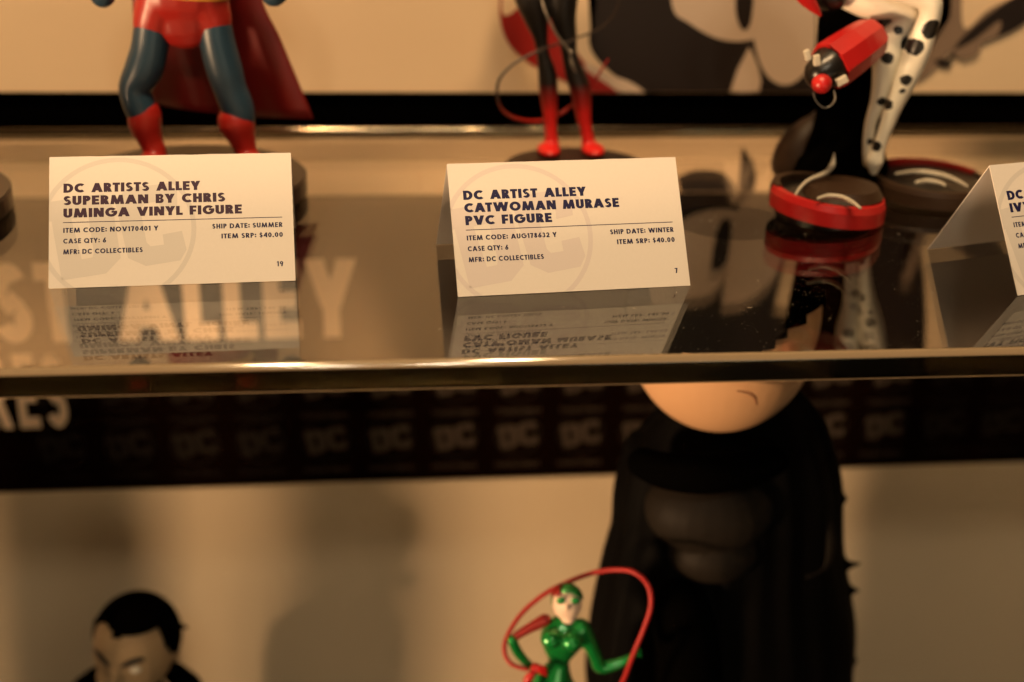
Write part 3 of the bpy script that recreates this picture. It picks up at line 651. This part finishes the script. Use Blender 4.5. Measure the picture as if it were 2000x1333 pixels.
# figurine at the left edge: only its base shows
f4 = thing('figurine', 'dark figurine at the left edge showing only the rim of its black base', 'figurine', (-.213, .095, 0))
bm = bmesh.new(); disc_base(bm, -.2135, .081, .0578, .0001, .0085); mesh_obj('display_base', bm, MT['disc'], f4)
bm = bmesh.new()
for s in (-1, 1):
    tube(bm, [(-.2325+s*.018, .10, .0135, .009), (-.2325+s*.018, .105, .03, .008), (-.2325+s*.016, .105, .07, .010), (-.2325+s*.009, .105, .11, .013)])
tube(bm, [(-.2325, .105, .11, .022), (-.2325, .105, .14, .02), (-.2325, .105, .18, .028), (-.2325, .105, .20, .012), (-.2325, .105, .225, .026)])
fuse('body', bm, MT['mattblack'], f4, .0014)
# ------------------------------------------------------------------ figurines on the lower shelf
ZL = -.43
# big robed figurine
Y5 = .080
f5 = thing('figurine', 'large dark robed figurine with tan chin below the shelf, at right', 'figurine', (P(1410, 1200, Y5).x, Y5, ZL))
bm = bmesh.new()
ptube(bm, [(1425, 770, 130), (1428, 838, 186), (1424, 885, 208), (1421, 950, 222), (1420, 1020, 226), (1412, 1100, 240), (1408, 1180, 256), (1408, 1260, 266), (1408, 1340, 262), (1410, 1500, 262), (1412, 1620, 258)], Y5+.008, seg=48, flat=.62)
for v in bm.verts:                                   # folds running down the robe
    a = math.atan2(v.co.y-Y5-.008, v.co.x-P(1415, 1000, Y5).x)
    v.co.x += .0012*math.sin(a*17+v.co.z*20); v.co.y += .0012*math.cos(a*17)
for px, py, dx, dy in ((1640, 980, 20, -10), (1650, 1106, 36, -6), (1654, 1150, 28, 6), (1655, 1285, 22, 10)):
    ptube(bm, [(px-30, py, 16), (px+dx*.4, py+dy*.4, 8), (px+dx, py+dy, 1.5)], Y5, n=3, seg=10)
fuse('robe', bm, MT['robe'], f5, .0016, 3)
bm = bmesh.new(); pell(bm, 1385, 990, 128, 92, Y5-.016, rd=98); pell(bm, 1388, 1060, 96, 70, Y5-.014, rd=98); fuse('grey_chest', bm, MT['greyvinyl'], f5, .0014)
bm = bmesh.new(); ptube(bm, [(1255, 905, 30, -.026), (1300, 920, 36, -.036), (1375, 926, 40, -.042), (1455, 918, 36, -.036), (1510, 900, 30, -.026)], Y5, seg=16); mesh_obj('dark_yoke', bm, MT['mattblack'], f5, smooth=True)
bm = bmesh.new(); ptube(bm, [(1590, 990, 12, -.012), (1612, 1040, 18, -.013), (1606, 1100, 14, -.016), (1575, 1125, 6, -.022)], Y5); mesh_obj('sleeve', bm, MT['greyvinyl'], f5, smooth=True)
bm = bmesh.new(); ptube(bm, [(1330, 1190, 60, -.03), (1345, 1333, 70, -.03), (1345, 1600, 72, -.03)], Y5, seg=20); mesh_obj('grey_leg', bm, MT['mattblack'], f5, smooth=True)
hc = P(1412, 640, Y5-.012); mh = mpp(hc)
bm = bmesh.new(); ellipsoid(bm, hc, (186*mh, 175*mh, 212*mh), 40, 28);  fuse('face', bm, MT['skin'], f5, .0014)
bm = bmesh.new(); vs = ellipsoid(bm, hc, (193*mh, 182*mh, 219*mh), 48, 40)
kill = [v for v in vs if v.co.y < hc.y+.02 and px_of(v.co)[1] > 738-max(0, px_of(v.co)[0]-1490)*.9]
bmesh.ops.delete(bm, geom=kill, context='VERTS'); bmesh.ops.solidify(bm, geom=bm.faces[:], thickness=.0012); mesh_obj('hood', bm, MT['mattblack'], f5, smooth=True)
bm = bmesh.new(); c5 = f5.location; disc_base(bm, c5.x, Y5, .075, ZL+.0002, .008); mesh_obj('display_base', bm, MT['disc'], f5)
cord('mouth_line', [(1440, 764, 1.5, -.0575), (1462, 768, 3, -.0570), (1474, 776, 3.5, -.0565), (1478, 790, 2, -.055)], Y5, MT['artshade'], f5)
# green figurine with rope
Y6 = .026
f6 = thing('figurine', 'glossy green suited figurine holding a looped red rope, at bottom centre', 'figurine', (P(1090, 1300, Y6).x, Y6, ZL))
bm = bmesh.new()
ptube(bm, [(1104, 1204, 12), (1102, 1218, 33), (1100, 1242, 45), (1096, 1262, 38), (1092, 1288, 22), (1090, 1300, 23), (1082, 1328, 39), (1080, 1350, 46), (1082, 1375, 40)], Y6, flat=.72, seg=24)
pell(bm, 1076, 1248, 21, 19, Y6-.008); pell(bm, 1116, 1253, 21, 19, Y6-.008)
ptube(bm, [(1134, 1226, 19), (1152, 1258, 15), (1164, 1285, 13), (1172, 1302, 14), (1195, 1300, 12.5), (1218, 1292, 10), (1236, 1282, 7)], Y6-.003)
ptube(bm, [(1000, 1250, 10), (1010, 1272, 10), (1024, 1290, 9), (1036, 1302, 8)], Y6-.002)
ptube(bm, [(1062, 1370, 26), (1055, 1500, 20), (1052, 1560, 14), (1056, 1640, 18), (1058, 1740, 9)], Y6); ptube(bm, [(1098, 1370, 26), (1106, 1500, 20), (1110, 1560, 14), (1114, 1640, 18), (1116, 1740, 9)], Y6)
fuse('green_suit', bm, MT['green'], f6, .0007, 3)
bm = bmesh.new(); ptube(bm, [(1064, 1212, 13), (1040, 1224, 10.5), (1016, 1238, 9), (1000, 1250, 9)], Y6-.001); fuse('red_sleeve', bm, MT['capered'], f6, .0006, 2)
bm = bmesh.new(); pell(bm, 1046, 1306, 10, 12, Y6-.006); ptube(bm, [(1040, 1316, 7), (1030, 1330, 9), (1036, 1345, 8)], Y6-.008)
for k in range(4): ptube(bm, [(1050+k*1.5, 1300+k*5, 3), (1062, 1302+k*5, 2.6), (1068, 1306+k*5, 2.2)], Y6-.009, n=2, seg=8)
fuse('red_glove', bm, MT['brightred'], f6, .0005, 1)
bm = bmesh.new(); pell(bm, 1242, 1276, 9, 9, Y6-.005)
for k in range(4): ptube(bm, [(1240, 1270+k*4.5, 2.6), (1249, 1266+k*4.5, 2.4), (1252, 1270+k*4.5, 2)], Y6-.009, n=2, seg=8)
ptube(bm, [(1238, 1272, 3), (1240, 1262, 2.6), (1246, 1257, 2)], Y6-.008, n=2, seg=8); fuse('hand', bm, MT['green'], f6, .0005, 1)
bm = bmesh.new(); pell(bm, 1108, 1178, 29, 36, Y6); pell(bm, 1110, 1206, 15, 13, Y6-.003); pell(bm, 1107, 1188, 4, 6, Y6-.0072); fuse('face', bm, MT['palepink'], f6, .0006, 2)
bm = bmesh.new()
vs = pell(bm, 1108, 1174, 32, 37, Y6+.0005); kill = [v for v in vs if (px_of(v.co)[1] > 1158+abs(px_of(v.co)[0]-1100)*.35 and v.co.y < Y6+.001) or px_of(v.co)[1] > 1192]
bmesh.ops.delete(bm, geom=kill, context='VERTS'); bmesh.ops.solidify(bm, geom=bm.faces[:], thickness=.0006)
mesh_obj('green_cap', bm, MT['green'], f6, smooth=True)
bm = bmesh.new(); vs = pell(bm, 1107, 1173, 33, 38, Y6+.0003); kill = [v for v in vs if px_of(v.co)[0] > 1098 or px_of(v.co)[1] > 1168]
bmesh.ops.delete(bm, geom=kill, context='VERTS'); bmesh.ops.solidify(bm, geom=bm.faces[:], thickness=.0006); mesh_obj('red_cap_side', bm, MT['capered'], f6, smooth=True)
for px in (1096, 1124):
    bm = bmesh.new(); pell(bm, px, 1174, 9, 8, Y6-.0052, rd=4); mesh_obj('eye_patch', bm, MT['green'], f6, smooth=True)
bm = bmesh.new(); c6 = f6.location; disc_base(bm, c6.x, Y6, .035, ZL+.0002, .005); mesh_obj('display_base', bm, MT['disc'], f6)
cord('red_rope', [(1195, 1420, 4.1, .0), (1205, 1360, 4.5, -.004), (1222, 1318, 4.9, -.008), (1238, 1275, 4.9, -.010), (1256, 1232, 4.9, -.010), (1271, 1185, 5.1, -.009), (1266, 1145, 5.1, -.006), (1240, 1119, 5.1, -.002), (1205, 1113, 4.9, .004), (1160, 1119, 4.9, .008), (1110, 1137, 4.9, .010), (1062, 1162, 4.9, .010), (1018, 1200, 4.8, .008), (990, 1245, 4.6, .004), (986, 1276, 4.6, 0), (1000, 1298, 4.4, -.004), (1030, 1308, 4.1, -.006)], Y6, MT['ropered'], f6, seg=12)
# two unseen robed figurines added to throw shadows on the lower panel
for nm, fx, fy, rr in (('unseen robed figurine added left of the lower row to cast a shadow', -.330, .0, .036), ('outermost unseen robed figurine, added to cast a shadow at far left', -.455, .01, .042)):
    fo = thing('figurine', nm, 'figurine', (fx, fy, ZL))
    bm = bmesh.new(); tube(bm, [(fx, fy, ZL+.012, rr), (fx, fy, ZL+.08, rr*1.02), (fx+.003, fy, ZL+.16, rr*.95), (fx, fy, ZL+.235, rr*.8), (fx-.002, fy, ZL+.27, rr*.5)], seg=28, flat=.8)
    ellipsoid(bm, (fx, fy, ZL+.315), (rr*.95, rr*.9, rr*1.25)); fuse('robe', bm, MT['mattblack'], fo, .002)
    bm = bmesh.new(); disc_base(bm, fx, fy, .045, ZL+.0002, .008); mesh_obj('display_base', bm, MT['disc'], fo)
# black haired figurine
Y7 = .13
f7 = thing('figurine', 'frowning black haired figurine head at the lower left', 'figurine', (P(265, 1300, Y7).x, Y7, ZL))
bm = bmesh.new()
pell(bm, 262, 1262, 78, 92, Y7, rd=80); pell(bm, 248, 1318, 58, 50, Y7-.008, rd=50); pell(bm, 226, 1318, 12, 17, Y7-.0215); pell(bm, 344, 1278, 9, 19, Y7+.002); pell(bm, 232, 1292, 40, 10, Y7-.0165, rd=14)
fuse('head', bm, MT['skin2'] if 'skin2' in MT else mat('toy face paint', (.36, .25, .14), .55, .25), f7, .0008, 3)
bm = bmesh.new()
vs = ellipsoid(bm, P(268, 1243, Y7+.004), (86*mpp(P(268, 1243, Y7)), 92*mpp(P(268, 1243, Y7)), 88*mpp(P(268, 1243, Y7))), 64, 48)
c7 = P(262, 1262, Y7); m7 = mpp(c7)
kill = []
for v in vs:
    qx, qy = px_of(v.co)
    if v.co.y < Y7+.004:
        if qx < 204: lim = 1214
        elif qx < 220: lim = 1214+(qx-204)*2.6
        elif qx < 306: lim = 1256-(qx-220)*.29
        elif qx < 332: lim = 1231+(qx-306)*1.8
        else: lim = 1278
        if qy > lim: kill.append(v)
    elif qy > 1285: kill.append(v)
bmesh.ops.delete(bm, geom=kill, context='VERTS'); bmesh.ops.solidify(bm, geom=bm.faces[:], thickness=.0012)
ptube(bm, [(325, 1212, 14, -.004), (348, 1222, 8, -.004), (366, 1226, 2, -.004)], Y7, n=3, seg=10)
ptube(bm, [(205, 1205, 12, -.006), (190, 1212, 6, -.006), (184, 1218, 2, -.006)], Y7, n=3, seg=10)
mesh_obj('hair', bm, MT['mattblack'], f7, smooth=True)
bm = bmesh.new(); ptube(bm, [(238, 1302, 3, -.0225), (256, 1294, 6.5, -.0215), (276, 1288, 5.5, -.0195), (284, 1292, 2, -.018)], Y7, seg=10); ptube(bm, [(184, 1268, 3, -.0125), (196, 1284, 5.5, -.018), (210, 1298, 4, -.0222)], Y7, seg=10); mesh_obj('eyebrow', bm, MT['black'], f7, smooth=True)
bm = bmesh.new(); pell(bm, 264, 1307, 12, 9, Y7-.0205, rd=8); mesh_obj('eye', bm, MT['white'], f7, smooth=True)
bm = bmesh.new(); ptube(bm, [(262, 1345, 60), (262, 1378, 100), (262, 1410, 128), (262, 1500, 132), (262, 1640, 120)], Y7+.010, flat=.6, seg=28); ptube(bm, [(190, 1318, 18, .004), (160, 1345, 22, .002)], Y7, n=2); ptube(bm, [(338, 1312, 22, .004), (372, 1340, 24, .002)], Y7, n=2); fuse('dark_coat', bm, MT['mattblack'], f7, .0014)
bm = bmesh.new(); c = f7.location; disc_base(bm, c.x, Y7, .036, ZL+.0002, .005); mesh_obj('display_base', bm, MT['disc'], f7)
